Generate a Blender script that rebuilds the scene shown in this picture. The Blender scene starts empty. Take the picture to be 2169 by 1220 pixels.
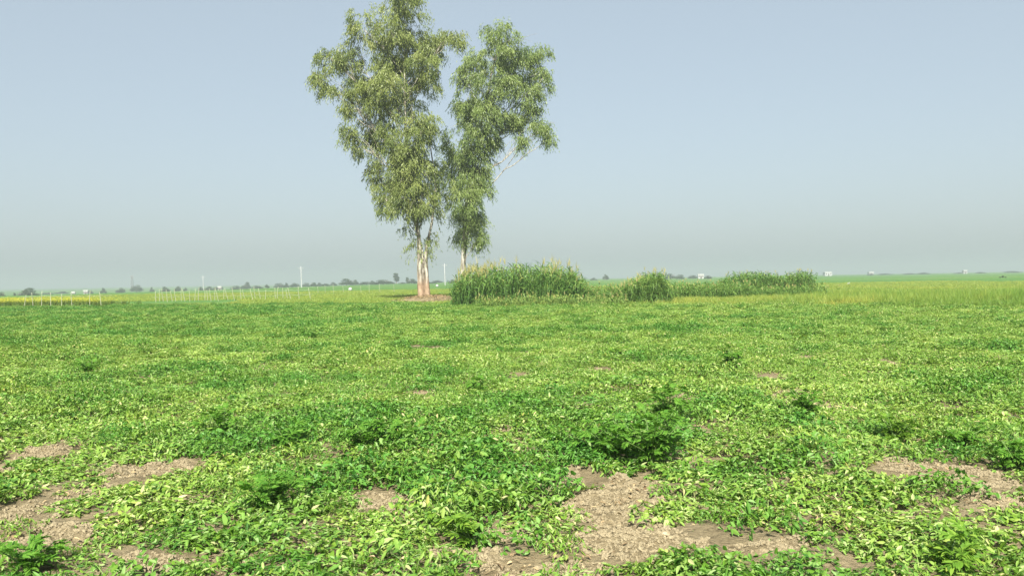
import bpy, math
import numpy as np
from mathutils import Vector, Matrix

rng = np.random.default_rng(7)
R = math.radians
sc = bpy.context.scene
COL = sc.collection

# ------------------------------------------------------------------ camera
W0, H0, FPX = 2169.0, 1220.0, 1800.0
CAM_H = 1.6
PITCH, ROLL = R(-0.573), R(-0.95)
F_ = np.array([0, math.cos(PITCH), math.sin(PITCH)])
R0 = np.array([1.0, 0, 0]); U0 = np.cross(R0, F_)
R_ = R0 * math.cos(ROLL) + U0 * math.sin(ROLL)
U_ = -R0 * math.sin(ROLL) + U0 * math.cos(ROLL)
cam_d = bpy.data.cameras.new('camera')
cam_d.sensor_width = 36.0
cam_d.lens = 36.0 * FPX / W0
cam_d.clip_start = 0.05; cam_d.clip_end = 20000
cam = bpy.data.objects.new('camera', cam_d)
COL.objects.link(cam)
m = Matrix.Identity(4)
for i in range(3):
    m[i][0], m[i][1], m[i][2] = R_[i], U_[i], -F_[i]
m[2][3] = CAM_H
cam.matrix_world = m
sc.camera = cam

# ------------------------------------------------------------------ sky, sun, exposure
SUN_EL, SUN_AZ = 41.0, 4.0        # sun behind the camera, a little to the left
world = bpy.data.worlds.new('World'); sc.world = world
world.use_nodes = True
wn = world.node_tree; wn.nodes.clear()
sky = wn.nodes.new('ShaderNodeTexSky'); sky.sky_type = 'NISHITA'
sky.sun_disc = False
sky.sun_elevation = R(SUN_EL); sky.sun_rotation = R(180 + SUN_AZ)
sky.altitude = 200; sky.air_density = 1.0; sky.dust_density = 2.7; sky.ozone_density = 1.0
bg = wn.nodes.new('ShaderNodeBackground'); bg.inputs['Strength'].default_value = 0.07
wo = wn.nodes.new('ShaderNodeOutputWorld')
hs = wn.nodes.new('ShaderNodeHueSaturation'); hs.inputs['Saturation'].default_value = 0.8
wn.links.new(sky.outputs[0], hs.inputs['Color']); veil = wn.nodes.new('ShaderNodeMix'); veil.data_type = 'RGBA'      # even winter haze over the whole sky
veil.inputs[0].default_value = 0.6; veil.inputs[7].default_value = (3.25, 3.85, 4.15, 1)
wn.links.new(hs.outputs[0], veil.inputs[6]); wn.links.new(veil.outputs[2], bg.inputs[0]); wn.links.new(bg.outputs[0], wo.inputs[0])
sun_d = bpy.data.lights.new('sun', 'SUN'); sun_d.energy = 5.0; sun_d.angle = R(0.6)
sun_d.color = (1.0, 0.95, 0.86)
sun = bpy.data.objects.new('sun', sun_d); COL.objects.link(sun)
sun.rotation_euler = (R(90 - SUN_EL), 0, R(-SUN_AZ)); sun.location = (0, -30, 40)
sc.view_settings.view_transform = 'Standard'; sc.view_settings.look = 'None'
sc.view_settings.exposure = 1.27; sc.view_settings.gamma = 1.0
sc.view_settings.use_curve_mapping = False
sc.render.engine = 'CYCLES'
sc.cycles.max_bounces = 8; sc.cycles.transparent_max_bounces = 8
sc.cycles.volume_bounces = 1
sc.cycles.use_denoising = True

# ------------------------------------------------------------------ helpers: numbers
def horizon(px):
    return 592.0 - math.tan(-ROLL) * (px - W0 / 2)

def ray(px, py):
    px = np.asarray(px, float); py = np.asarray(py, float)
    d = F_[None] + ((px - W0/2) / FPX)[..., None] * R_ - ((py - H0/2) / FPX)[..., None] * U_
    return d

def ground_at(px, py, z=0.0):
    d = ray(np.atleast_1d(px), np.atleast_1d(py))
    t = (z - CAM_H) / d[:, 2]
    p = d * t[:, None]; p[:, 2] += CAM_H
    return p

def at_depth(px, py, Y):
    d = ray(np.atleast_1d(px), np.atleast_1d(py))
    p = d * (Y / d[:, 1])[:, None]; p[:, 2] += CAM_H
    return p

def _h(ix, iy, s):
    n = (ix.astype(np.int64) * 374761393 + iy.astype(np.int64) * 668265263 + s * 974711) & 0xffffffff
    n = ((n ^ (n >> 13)) * 1274126177) & 0xffffffff
    n = (n ^ (n >> 16)) & 0xffffffff
    return n / 4294967295.0

def vnoise(x, y, s=0):
    x = np.asarray(x, float); y = np.asarray(y, float)
    ix = np.floor(x); iy = np.floor(y); fx = x - ix; fy = y - iy
    fx = fx*fx*(3-2*fx); fy = fy*fy*(3-2*fy)
    a = _h(ix, iy, s); b = _h(ix+1, iy, s); c = _h(ix, iy+1, s); d = _h(ix+1, iy+1, s)
    return (a*(1-fx)+b*fx)*(1-fy)+(c*(1-fx)+d*fx)*fy

def fbm(x, y, s=0, o=4):
    t = 0; a = .5; n = 0
    for k in range(o):
        t = t + a*vnoise(x*2**k+17.3*k, y*2**k-9.1*k, s+k); n += a; a *= .5
    return t/n

def sstep(a, b, x):
    t = np.clip((x-a)/(b-a), 0, 1); return t*t*(3-2*t)

def norm(v):
    return v/np.maximum(np.linalg.norm(v, axis=-1, keepdims=True), 1e-9)

# ------------------------------------------------------------------ helpers: meshes
def mk_mesh(name, V, faces, mats=(), smooth=False, attrs=None):
    """faces: list of (n,k) int arrays"""
    me = bpy.data.meshes.new(name)
    V = np.asarray(V, np.float32)
    faces = [np.asarray(f, np.int32) for f in faces if len(f)]
    loops = np.concatenate([f.ravel() for f in faces])
    tot = np.concatenate([np.full(len(f), f.shape[1], np.int32) for f in faces])
    st = np.concatenate([[0], np.cumsum(tot)[:-1]]).astype(np.int32)
    me.vertices.add(len(V)); me.vertices.foreach_set('co', V.ravel())
    me.loops.add(len(loops)); me.loops.foreach_set('vertex_index', loops)
    me.polygons.add(len(tot)); me.polygons.foreach_set('loop_start', st)
    me.update(calc_edges=True)
    me.polygons.foreach_set('use_smooth', np.full(len(tot), smooth))
    for k, v in (attrs or {}).items():
        a = me.attributes.new(k, 'FLOAT', 'POINT'); a.data.foreach_set('value', np.asarray(v, np.float32))
    for mt in mats: me.materials.append(mt)
    me.validate()
    return me

def link(name, me, parent=None, **props):
    o = bpy.data.objects.new(name, me)
    COL.objects.link(o)
    if parent is not None: o.parent = parent
    for k, v in props.items(): o[k] = v
    return o

def empty(name, loc, **props):
    o = bpy.data.objects.new(name, None); COL.objects.link(o); o.location = loc
    o.empty_display_size = 0.2
    for k, v in props.items(): o[k] = v
    return o

def copy_tree(o, parent=None):
    c = o.copy(); COL.objects.link(c); c.parent = parent
    for ch in list(o.children): copy_tree(ch, c)
    return c

class Parts:
    """collects vertex/face arrays into one mesh"""
    def __init__(s): s.V=[]; s.F=[]; s.A=[]; s.n=0
    def add(s, V, faces, a=0.5):
        V = np.asarray(V, float)
        s.V.append(V); s.F += [np.asarray(f)+s.n for f in faces]
        s.A.append(np.broadcast_to(np.asarray(a, float), (len(V),)).copy()); s.n += len(V)
    def mesh(s, name, mats, smooth=False):
        by = {}
        for f in s.F: by.setdefault(f.shape[1], []).append(f)
        return mk_mesh(name, np.concatenate(s.V), [np.concatenate(v) for v in by.values()], mats, smooth,
                       {'lv': np.concatenate(s.A)})

def tube(P, rad, n=8, cap=True, wob=0.0, r=rng):
    P = np.asarray(P, float); rad = np.asarray(rad, float); k = len(P)
    T = norm(np.gradient(P, axis=0))
    ref = np.array([1.0, .13, .07]) if abs(T[0, 0]) < .8 else np.array([0, 1.0, .1])
    A = norm(ref[None] - (T @ ref)[:, None]*T); B = np.cross(T, A)
    th = np.arange(n)*2*math.pi/n
    rr = rad[:, None]*(1+wob*(r.random((k, n))-.5))
    V = P[:, None] + rr[..., None]*(np.cos(th)[None, :, None]*A[:, None]+np.sin(th)[None, :, None]*B[:, None])
    V = V.reshape(-1, 3)
    i = np.arange(k-1)[:, None]*n; j = np.arange(n)[None]; j2 = (j+1) % n
    q = np.stack([i+j, i+j2, i+n+j2, i+n+j], -1).reshape(-1, 4)
    F = [q]
    if cap:
        V = np.vstack([V, P[-1]+T[-1]*rad[-1]*.6])
        l = (k-1)*n
        F.append(np.stack([l+j[0], l+j2[0], np.full(n, k*n)], -1))
    return V, F

def bez(a, b, c, d, n):
    t = np.linspace(0, 1, n)[:, None]
    return (1-t)**3*a+3*(1-t)**2*t*b+3*(1-t)*t*t*c+t**3*d

def box(x0, x1, y0, y1, z0, z1):
    V = [(x, y, z) for z in (z0, z1) for y in (y0, y1) for x in (x0, x1)]
    return np.array(V, float), [np.array([(0, 2, 3, 1), (4, 5, 7, 6), (0, 1, 5, 4), (2, 6, 7, 3), (0, 4, 6, 2), (1, 3, 7, 5)])]

def leaves(base, d, up, L, W, droop=0.0, kind='ovate', fold=0.25):
    """many leaves: base points, direction, upward normal, length, half width"""
    N = len(base); d = norm(d); s = norm(np.cross(d, up)); n = np.cross(s, d)
    L = np.broadcast_to(L, (N,))[:, None]; W = np.broadcast_to(W, (N,))[:, None]
    dr = np.broadcast_to(droop, (N,))[:, None]
    if kind == 'diamond':
        st = [(0, 0, 0), (.4, 1, 0), (.4, -1, 0), (1, 0, 0)]; T = [(0, 2, 1), (1, 2, 3)]; Q = []
    elif kind == 'ovate':
        st = [(0, 0, 0), (.28, 1, fold), (.28, 0, 0), (.28, -1, fold), (.66, .78, fold*.8), (.66, 0, 0), (.66, -.78, fold*.8), (1, 0, 0)]
        T = [(0, 2, 1), (0, 3, 2), (4, 5, 7), (5, 6, 7)]; Q = [(1, 2, 5, 4), (2, 3, 6, 5)]
    else:  # long blade
        us = [0, .18, .4, .65, .85]; st = []
        ws = [.55, 1, .95, .65, .35]
        for u, w in zip(us, ws): st += [(u, w, 0), (u, -w, 0)]
        st.append((1, 0, 0)); T = [(8, 9, 10)]
        Q = [(2*i, 2*i+1, 2*i+3, 2*i+2) for i in range(4)]
    V = np.zeros((N, len(st), 3))
    for k, (u, v, f) in enumerate(st):
        V[:, k] = base + d*L*u*(1-.18*np.abs(dr)*u) + s*W*v + n*(W*f) - np.array([0, 0, 1.])*(dr*L*u*u)
    o = (np.arange(N)*len(st))[:, None, None]
    F = []
    if T: F.append((o+np.array(T)[None]).reshape(-1, 3))
    if Q: F.append((o+np.array(Q)[None]).reshape(-1, 4))
    return V.reshape(-1, 3), F, len(st)

# ------------------------------------------------------------------ helpers: materials
def material(name):
    mt = bpy.data.materials.new(name); mt.use_nodes = True
    nt = mt.node_tree; b = nt.nodes['Principled BSDF']
    return mt, nt, b, nt.nodes['Material Output']

def N(nt, t, **kw):
    n = nt.nodes.new(t)
    for k, v in kw.items(): setattr(n, k, v)
    return n

def ramp(nt, fac, stops):
    r = N(nt, 'ShaderNodeValToRGB'); e = r.color_ramp.elements
    while len(e) > 1: e.remove(e[0])
    e[0].position = stops[0][0]; e[0].color = (*stops[0][1], 1)
    for p, c in stops[1:]:
        x = e.new(p); x.color = (*c, 1)
    nt.links.new(fac, r.inputs[0]); return r.outputs[0]

def noise(nt, scale, detail=4, vec=None, rough=.55):
    n = N(nt, 'ShaderNodeTexNoise'); n.inputs['Scale'].default_value = scale
    n.inputs['Detail'].default_value = detail; n.inputs['Roughness'].default_value = rough
    if vec is not None: nt.links.new(vec, n.inputs['Vector'])
    return n.outputs['Fac']

def mix(nt, f, a, b, mode='MIX'):
    x = N(nt, 'ShaderNodeMix', data_type='RGBA', blend_type=mode)
    for s, v in ((x.inputs[0], f), (x.inputs[6], a), (x.inputs[7], b)):
        if hasattr(v, 'node'): nt.links.new(v, s)
        elif isinstance(v, (int, float)): s.default_value = v
        else: s.default_value = (*v, 1)
    return x.outputs[2]

def leaf_mat(name, stops, tint=None, back=(1.25, 1.2, 1.25), trans=.3, rough=.5, spec=.35):
    """leaf colour from the per-leaf value; optional per-plant tint ramp; paler underside; some light passes through"""
    mt, nt, b, out = material(name)
    a = N(nt, 'ShaderNodeAttribute', attribute_name='lv')
    c = ramp(nt, a.outputs['Fac'], stops)
    if tint:
        ti = N(nt, 'ShaderNodeAttribute', attribute_name='tint', attribute_type='INSTANCER')
        c = mix(nt, 1.0, c, ramp(nt, ti.outputs['Fac'], tint), 'MULTIPLY')
    g = N(nt, 'ShaderNodeNewGeometry')
    c = mix(nt, g.outputs['Backfacing'], c, mix(nt, 1.0, c, back, 'MULTIPLY'))
    nt.links.new(c, b.inputs['Base Color'])
    b.inputs['Roughness'].default_value = rough
    b.inputs['Specular IOR Level'].default_value = spec
    tr = N(nt, 'ShaderNodeBsdfTranslucent')
    nt.links.new(mix(nt, 1.0, c, (1.1, 1.15, .55), 'MULTIPLY'), tr.inputs['Color'])
    ms = N(nt, 'ShaderNodeMixShader'); ms.inputs[0].default_value = trans
    nt.links.new(b.outputs[0], ms.inputs[1]); nt.links.new(tr.outputs[0], ms.inputs[2])
    nt.links.new(ms.outputs[0], out.inputs['Surface'])
    return mt

def plain(name, col, rough=.8, var=.25, scale=6.0):
    mt, nt, b, out = material(name)
    tc = N(nt, 'ShaderNodeTexCoord')
    f = noise(nt, scale, 5, tc.outputs['Object'])
    lo = tuple(x*(1-var) for x in col); hi = tuple(min(1, x*(1+var)) for x in col)
    nt.links.new(ramp(nt, f, [(.3, lo), (.7, hi)]), b.inputs['Base Color'])
    b.inputs['Roughness'].default_value = rough
    return mt

# ------------------------------------------------------------------ terrain
SOIL = [  # bare patches seen in the photograph: px, py, half width, half height
 (1290,1080,120,45),(1345,1030,70,14),(1345,1165,130,42),(1100,1142,90,26),(970,1205,110,20),(1180,1222,120,22),
 (2050,1028,105,30),(1920,1008,60,22),(2130,1085,70,32),(1972,965,28,14),(1640,1165,65,15),(1480,1172,45,18),
 (310,995,75,17),(220,1043,50,14),(15,1100,60,38),(95,1078,48,14),(100,1140,90,26),(330,1198,85,20),(110,960,38,12),
 (400,1062,24,14),(810,1055,62,15),(845,1080,26,18),(575,878,14,5),(720,868,15,5),(1455,855,26,8),(1635,862,14,4),
 (890,884,40,6),(1200,1015,24,14),(1900,1100,30,10),(1472,925,18,14),(500,1197,26,9),(20,935,25,8),(1460,985,20,16),
 (1085,975,24,7),(520,930,16,5),(1630,803,22,5),(1890,770,20,5),(1710,755,18,4),(1100,790,26,5),(350,800,18,4),(20,985,30,8)]
KEEP = [(1240,1205,30,10),(1430,1140,22,10),(1120,1170,20,10),(60,1115,20,9),(1290,1125,20,7),(1195,1150,42,34),(1075,1190,45,24),(1370,1118,40,5),(2000,1008,14,14)]
def to_ell(L):
    L = np.array(L, float)
    c = ground_at(L[:, 0], L[:, 1]); e = ground_at(L[:, 0]+L[:, 2], L[:, 1]); n = ground_at(L[:, 0], L[:, 1]-L[:, 3]); s = ground_at(L[:, 0], L[:, 1]+L[:, 3])
    return np.stack([c[:, 0], (n[:, 1]+s[:, 1])/2, np.abs(e[:, 0]-c[:, 0]), np.abs(n[:, 1]-s[:, 1])/2], 1)
SE, KE = to_ell(SOIL), to_ell(KEEP)

def soil(x, y):
    x = np.asarray(x, float); y = np.asarray(y, float)
    wx = x + (fbm(x*2.2, y*2.2, 5)-.5)*.42; wy = y + (fbm(x*2.2, y*2.2, 15)-.5)*.42
    s = np.zeros_like(x)
    near = y < 24
    for cx, cy, rx, ry in SE:
        s = np.maximum(s, 1.25-np.hypot((wx-cx)/(rx*.94+.02), (wy-cy)/(ry*.94+.02)))
    for cx, cy, rx, ry in KE:
        s = np.minimum(s, 1.0*np.maximum(0, np.hypot((wx-cx)/rx, (wy-cy)/ry)-.5))
    s = np.where(near, s, 0)
    sp = sstep(.76, .84, fbm(x*.9+3, y*.9, 33))*.8
    sp = np.where(y > 4, sp*sstep(40, 10, y), sp)
    return np.clip(np.maximum(sstep(.2, .5, s), sp), 0, 1)

def relief(x, y):
    z = (fbm(x*.35, y*.35, 3, 3)-.5)*.16*sstep(3000, 60, np.hypot(x, y))
    z = z + (fbm(x*1.6, y*1.6, 9, 3)-.5)*.10*sstep(60, 12, np.hypot(x, y))
    z = z - 3.0*sstep(-60, -230, x)*sstep(90, 330, y)
    return z

BX = np.array([-4000, -60, -40, -15, -7, -2, 3, 10, 16, 22, 40, 4000.])
BY = np.array([75, 72, 67, 61, 57, 50.5, 47.5, 46, 41, 36.5, 30, 26.])
def bound(x): return np.interp(x, BX, BY)

def geo(a, b, k, d0=None):
    return np.geomspace(a, b, k)
ys = np.concatenate([[-40, -20, -10, -5, -2, 0, 1, 2, 3], np.arange(3.4, 12.5, .034), np.geomspace(12.55, 60, 120), np.geomspace(62, 260, 60), np.geomspace(275, 4000, 26)])
xp = np.concatenate([np.arange(0, 8.2, .036), np.geomspace(8.3, 60, 70), np.geomspace(64, 4000, 40)])
xs = np.concatenate([-xp[:0:-1], xp])
GX, GY = np.meshgrid(xs, ys)
gx, gy = GX.ravel(), GY.ravel()
gz = relief(gx, gy)
near = (np.abs(gx) < 9) & (gy > 3) & (gy < 16)
so = soil(gx, gy)
fine = np.zeros_like(gx)
def lumps(x, y, s_):
    return (fbm(x*5, y*5, 41, 3)-.5)*.05 + s_*(np.maximum(0, vnoise(x*6, y*6, 51)-.6)*.10 + (vnoise(x*8.3+y*1.7, y*8.1-x*2.1, 52)-.5)*.035 + (vnoise(x*12.7-y*3.1, y*11.9+x*4.3, 53)-.5)*.03)
fine[near] = lumps(gx[near], gy[near], so[near])
gz = gz + fine
nxl, nyl = len(xs), len(ys)
ii = (np.arange(nyl-1)[:, None]*nxl+np.arange(nxl-1)[None]).ravel()
gq = np.stack([ii, ii+1, ii+1+nxl, ii+nxl], 1)

def gheight(x, y): return relief(x, y)
def gfine(x, y):
    x = np.atleast_1d(x).astype(float); y = np.atleast_1d(y).astype(float)
    return relief(x, y)+lumps(x, y, soil(x, y))

# soil material
soil_m, nt, b, out = material('dry_soil')
tc = N(nt, 'ShaderNodeTexCoord'); P = tc.outputs['Object']
c1 = ramp(nt, noise(nt, 2.2, 6, P), [(.25, (.19, .155, .092)), (.5, (.258, .216, .130)), (.75, (.315, .268, .168))])
c2 = ramp(nt, noise(nt, 26, 5, P, .7), [(.28, (.5, .46, .40)), (.5, (.93, .91, .88)), (.72, (1.18, 1.16, 1.1))])
nt.links.new(mix(nt, 1.0, c1, c2, 'MULTIPLY'), b.inputs['Base Color'])
b.inputs['Roughness'].default_value = .95; b.inputs['Specular IOR Level'].default_value = .1
bp = N(nt, 'ShaderNodeBump'); bp.inputs['Strength'].default_value = 1.0; bp.inputs['Distance'].default_value = .06
nt.links.new(noise(nt, 16, 9, P, .68), bp.inputs['Height']); nt.links.new(bp.outputs[0], b.inputs['Normal'])

link('ground', mk_mesh('ground', np.stack([gx, gy, gz], 1), [gq], [soil_m], True), kind='structure',
     label='dry tan soil of the field showing in bare patches between the leaves')

# far fields: crop sheets over the ground, same grid so that they never cross it
def field_mat(name, stops, sx, sy, sc1=.05):
    mt, nt, b, out = material(name)
    tc = N(nt, 'ShaderNodeTexCoord'); mp = N(nt, 'ShaderNodeMapping')
    mp.inputs['Scale'].default_value = (sx, sy, 1); nt.links.new(tc.outputs['Object'], mp.inputs[0])
    a = ramp(nt, noise(nt, 1.0, 4, mp.outputs[0]), stops)
    f2 = ramp(nt, noise(nt, .9, 4, tc.outputs['Object']), [(.3, (.72, .74, .7)), (.7, (1.2, 1.18, 1.2))])
    nt.links.new(mix(nt, 1.0, a, f2, 'MULTIPLY'), b.inputs['Base Color'])
    b.inputs['Roughness'].default_value = .9; b.inputs['Specular IOR Level'].default_value = .1
    bp = N(nt, 'ShaderNodeBump'); bp.inputs['Strength'].default_value = 1; bp.inputs['Distance'].default_value = .25
    nt.links.new(noise(nt, 3, 4, tc.outputs['Object']), bp.inputs['Height']); nt.links.new(bp.outputs[0], b.inputs['Normal'])
    return mt
far_m = field_mat('far_field_green', [(.3, (.06, .145, .028)), (.5, (.088, .19, .04)), (.7, (.145, .21, .055))], .006, .025)
cx = (GX[:-1, :-1]+GX[1:, 1:]).ravel()/2; cy = (GY[:-1, :-1]+GY[1:, 1:]).ravel()/2
def sheet(name, mask, dz, mt, **kw):
    q = gq[mask]; u, inv = np.unique(q, return_inverse=True)
    V = np.stack([gx[u], gy[u], relief(gx[u], gy[u])+dz], 1)
    return link(name, mk_mesh(name, V, [inv.reshape(-1, 4)], [mt], True), kind='structure', **kw)
sheet('field', cy > bound(cx)+5, .05, far_m, label='pale green crop fields reaching to the hazy horizon')

# ------------------------------------------------------------------ scatter: one mesh of points, leaf clumps set on them by geometry nodes
def scatter(name, protos, P, rot, scl, tint, label, **kw):
    me = bpy.data.meshes.new(name); n = len(P)
    me.vertices.add(n); me.vertices.foreach_set('co', np.asarray(P, np.float32).ravel())
    a = me.attributes.new('rot', 'FLOAT_VECTOR', 'POINT'); a.data.foreach_set('vector', np.asarray(rot, np.float32).ravel())
    a = me.attributes.new('scl', 'FLOAT_VECTOR', 'POINT')
    s = np.asarray(scl, np.float32); s = s if s.ndim == 2 else np.repeat(s[:, None], 3, 1)
    a.data.foreach_set('vector', s.ravel())
    a = me.attributes.new('tint', 'FLOAT', 'POINT'); a.data.foreach_set('value', np.asarray(tint, np.float32))
    a = me.attributes.new('idx', 'INT', 'POINT'); a.data.foreach_set('value', rng.integers(0, len(protos), n).astype(np.int32))
    o = link(name, me, kind='stuff', label=label, **kw)
    ng = bpy.data.node_groups.new(name+'_scatter', 'GeometryNodeTree')
    ng.interface.new_socket('Geometry', in_out='INPUT', socket_type='NodeSocketGeometry')
    ng.interface.new_socket('Geometry', in_out='OUTPUT', socket_type='NodeSocketGeometry')
    gi = ng.nodes.new('NodeGroupInput'); go = ng.nodes.new('NodeGroupOutput')
    j = ng.nodes.new('GeometryNodeJoinGeometry')
    for pm in protos:
        po = bpy.data.objects.new(pm.name, pm)
        oi = ng.nodes.new('GeometryNodeObjectInfo'); oi.inputs['Object'].default_value = po
        g2 = ng.nodes.new('GeometryNodeGeometryToInstance')
        ng.links.new(oi.outputs['Geometry'], g2.inputs[0]); ng.links.new(g2.outputs[0], j.inputs[0])
    ip = ng.nodes.new('GeometryNodeInstanceOnPoints'); ip.inputs['Pick Instance'].default_value = True
    ng.links.new(gi.outputs[0], ip.inputs['Points']); ng.links.new(j.outputs[0], ip.inputs['Instance'])
    def na(nm, dt):
        q = ng.nodes.new('GeometryNodeInputNamedAttribute'); q.data_type = dt; q.inputs['Name'].default_value = nm
        return q.outputs['Attribute']
    ng.links.new(na('idx', 'INT'), ip.inputs['Instance Index'])
    er = ng.nodes.new('FunctionNodeEulerToRotation'); ng.links.new(na('rot', 'FLOAT_VECTOR'), er.inputs[0])
    ng.links.new(er.outputs[0], ip.inputs['Rotation'])
    ng.links.new(na('scl', 'FLOAT_VECTOR'), ip.inputs['Scale'])
    ng.links.new(ip.outputs[0], go.inputs[0])
    md = o.modifiers.new('scatter', 'NODES'); md.node_group = ng
    return o

def poisson(area, density, x0, x1, y0, y1):
    n = int((x1-x0)*(y1-y0)*density)
    return rng.uniform(x0, x1, n), rng.uniform(y0, y1, n)

# ------------------------------------------------------------------ low field crop
crop_m = leaf_mat('crop_leaf', [(0, (.042, .112, .011)), (.35, (.108, .215, .019)), (.7, (.170, .285, .032)), (.95, (.25, .345, .075)), (1, (.36, .34, .095))],
                  tint=[(0, (.45, .72, .55)), (.5, (1, 1, 1)), (1, (1.3, 1.15, 1.2))], back=(1.4, 1.3, 2.3), trans=.28, rough=.6, spec=.2)
def crop_clump(k, n, rad, hmax, L0, L1, flat, asp=.27, trif=True):
    p = Parts()
    m = n//3
    a = rng.random(m)*2*math.pi; r = rad*np.sqrt(rng.random(m))
    hh = hmax*(1-.55*(r/rad)**2)*rng.random(m)**.7
    c = np.stack([r*np.cos(a), r*np.sin(a), hh], 1)
    az = rng.random(m)*2*math.pi; tl = rng.normal(0, flat, m)
    for off, ls in ((0, 1.0), (1.15, .85), (-1.15, .85)):
        aa = az+off+rng.normal(0, .25, m)
        d = np.stack([np.cos(aa), np.sin(aa), np.tan(np.clip(tl+rng.normal(0, flat*.6, m), -1.2, 1.2))], 1)
        up = norm(np.stack([rng.normal(0, .45, m), rng.normal(0, .45, m), np.ones(m)], 1))
        flip = rng.random(m) < .36
        up[flip] *= -1
        L = rng.uniform(L0, L1, m)*ls
        V, F, q = leaves(c, d, up, L, L*asp*rng.uniform(.75, 1.2, m), rng.uniform(0, .5, m), 'ovate', .3)
        p.add(V, F, np.repeat(np.where(rng.random(m) < .07, rng.uniform(.88, 1, m), np.clip(rng.normal(.48, .28, m), 0, .95)), q))
    # a few thin stems lying among the leaves
    s = 7
    a = rng.random(s)*2*math.pi; r = rad*rng.random(s)*.6
    c = np.stack([r*np.cos(a), r*np.sin(a), rng.uniform(.02, hmax*.6, s)], 1)
    d = np.stack([np.cos(a*3), np.sin(a*3), rng.normal(.2, .25, s)], 1)
    V, F, q = leaves(c, d, np.tile([[0, 0, 1.]], (s, 1)), rng.uniform(.1, .22, s), .0022, .2, 'blade')
    p.add(V, F, np.repeat(rng.uniform(.75, .98, s), q))
    return p.mesh('leaf_clump', [crop_m])
flat_c = [crop_clump(k, 340, .30, .085, .035, .08, .42, .19) for k in range(7)]
nar_c = [crop_clump(k, 330, .27, .10, .035, .09, .55, .12) for k in range(4)]
up_c = [crop_clump(k, 330, .25, .17, .03, .065, .5, .2) for k in range(5)]

cell = .235                                     # jittered grid: even cover without chance holes
px_, py_ = [q.ravel() for q in np.meshgrid(np.arange(-52, 42, cell), np.arange(2.6, 72, cell))]
px_ = px_+rng.uniform(-.55, .55, len(px_))*cell; py_ = py_+rng.uniform(-.55, .55, len(py_))*cell
keep = (py_ < bound(px_)+.6) & (np.abs(px_) < 4+py_*.78)
keep &= (py_ < 30) | (rng.random(len(px_)) < .8)
px_, py_ = px_[keep], py_[keep]
sv = np.max([soil(px_+a, py_+b_) for a, b_ in ((0, 0), (.09, 0), (-.09, 0), (0, .07), (0, -.15))], 0)
keep = rng.random(len(px_)) > np.minimum(sv*1.1-.03, .94)
px_, py_ = px_[keep], py_[keep]; sv = sv[keep]
big = fbm(px_*.28, py_*.28, 71, 4); med = fbm(px_*1.1, py_*1.1, 72, 3)
left_far = sstep(-2, -14, px_)*sstep(20, 34, py_)
upright = (fbm(px_*.8, py_*.8, 73, 3) > .60) & (sv < .1)
narrow = (fbm(px_*.6, py_*.6, 74, 3) > .53) & ~upright
tint = np.clip(.56+(big-.5)*.7+(med-.5)*.9+rng.normal(0, .16, len(px_))-.22*left_far-np.where(upright, .24, 0)+.1*sstep(30, 46, py_)*sstep(-5, 8, px_), 0, 1)
def put(mask, protos, name, label, s0, s1, zs=.9):
    x, y = px_[mask], py_[mask]; n = len(x)
    rot = np.stack([rng.normal(0, .16, n), rng.normal(0, .16, n), rng.random(n)*6.283], 1)
    s = rng.uniform(s0, s1, n)*np.exp(rng.normal(0, .1, n))*(1+.25*sstep(20, 50, y))*(1-.55*sv[mask])
    scl = np.stack([s, s, s*zs*rng.uniform(.7, 1.3, n)], 1)
    scatter(name, protos, np.stack([x, y, gheight(x, y)-.005], 1), rot, scl, tint[mask], label)
put(~upright & ~narrow, flat_c, 'crop_leaves', 'low mat of broad pale green crop leaves lying over the field', .62, .98)
put(narrow, nar_c, 'crop_shoots', 'low tangled shoots with narrow green leaflets among the crop', .68, 1.0)
put(upright, up_c, 'crop_plants', 'patches of taller darker green crop plants across the field', .75, 1.1, 1.0)

# ------------------------------------------------------------------ eucalyptus trees
bark_m, nt, b, out = material('eucalyptus_bark')
tc = N(nt, 'ShaderNodeTexCoord'); mp = N(nt, 'ShaderNodeMapping'); mp.inputs['Scale'].default_value = (5, 5, .7)
nt.links.new(tc.outputs['Object'], mp.inputs[0])
smooth_c = ramp(nt, noise(nt, 1.3, 5, mp.outputs[0]), [(.3, (.085, .072, .05)), (.44, (.16, .14, .105)), (.6, (.42, .40, .34)), (.78, (.14, .12, .09))])
rough_c = ramp(nt, noise(nt, 2.6, 6, mp.outputs[0], .7), [(.3, (.10, .065, .04)), (.5, (.24, .165, .10)), (.75, (.42, .32, .22))])
sx = N(nt, 'ShaderNodeSeparateXYZ'); nt.links.new(tc.outputs['Object'], sx.inputs[0])
hm = N(nt, 'ShaderNodeMath', operation='MULTIPLY_ADD'); nt.links.new(noise(nt, .8, 4, tc.outputs['Object']), hm.inputs[0])
hm.inputs[1].default_value = -2.6; nt.links.new(sx.outputs['Z'], hm.inputs[2])
mr = N(nt, 'ShaderNodeMapRange'); nt.links.new(hm.outputs[0], mr.inputs[0])
mr.inputs[1].default_value = 0.0; mr.inputs[2].default_value = 1.1
nt.links.new(mix(nt, mr.outputs[0], rough_c, smooth_c), b.inputs['Base Color'])
b.inputs['Roughness'].default_value = .8
bp = N(nt, 'ShaderNodeBump'); bp.inputs['Strength'].default_value = .7; bp.inputs['Distance'].default_value = .05
nt.links.new(noise(nt, 3, 6, mp.outputs[0]), bp.inputs['Height']); nt.links.new(bp.outputs[0], b.inputs['Normal'])

def euc_leaf(name, k):
    return leaf_mat(name, [(0, (.075*k, .095, .024)), (.4, (.18*k, .19, .042)), (.75, (.25*k, .245, .062)), (1, (.32*k, .285, .09))],
                    back=(1.15, 1.15, 1.3), trans=.28, rough=.45, spec=.4)

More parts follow.
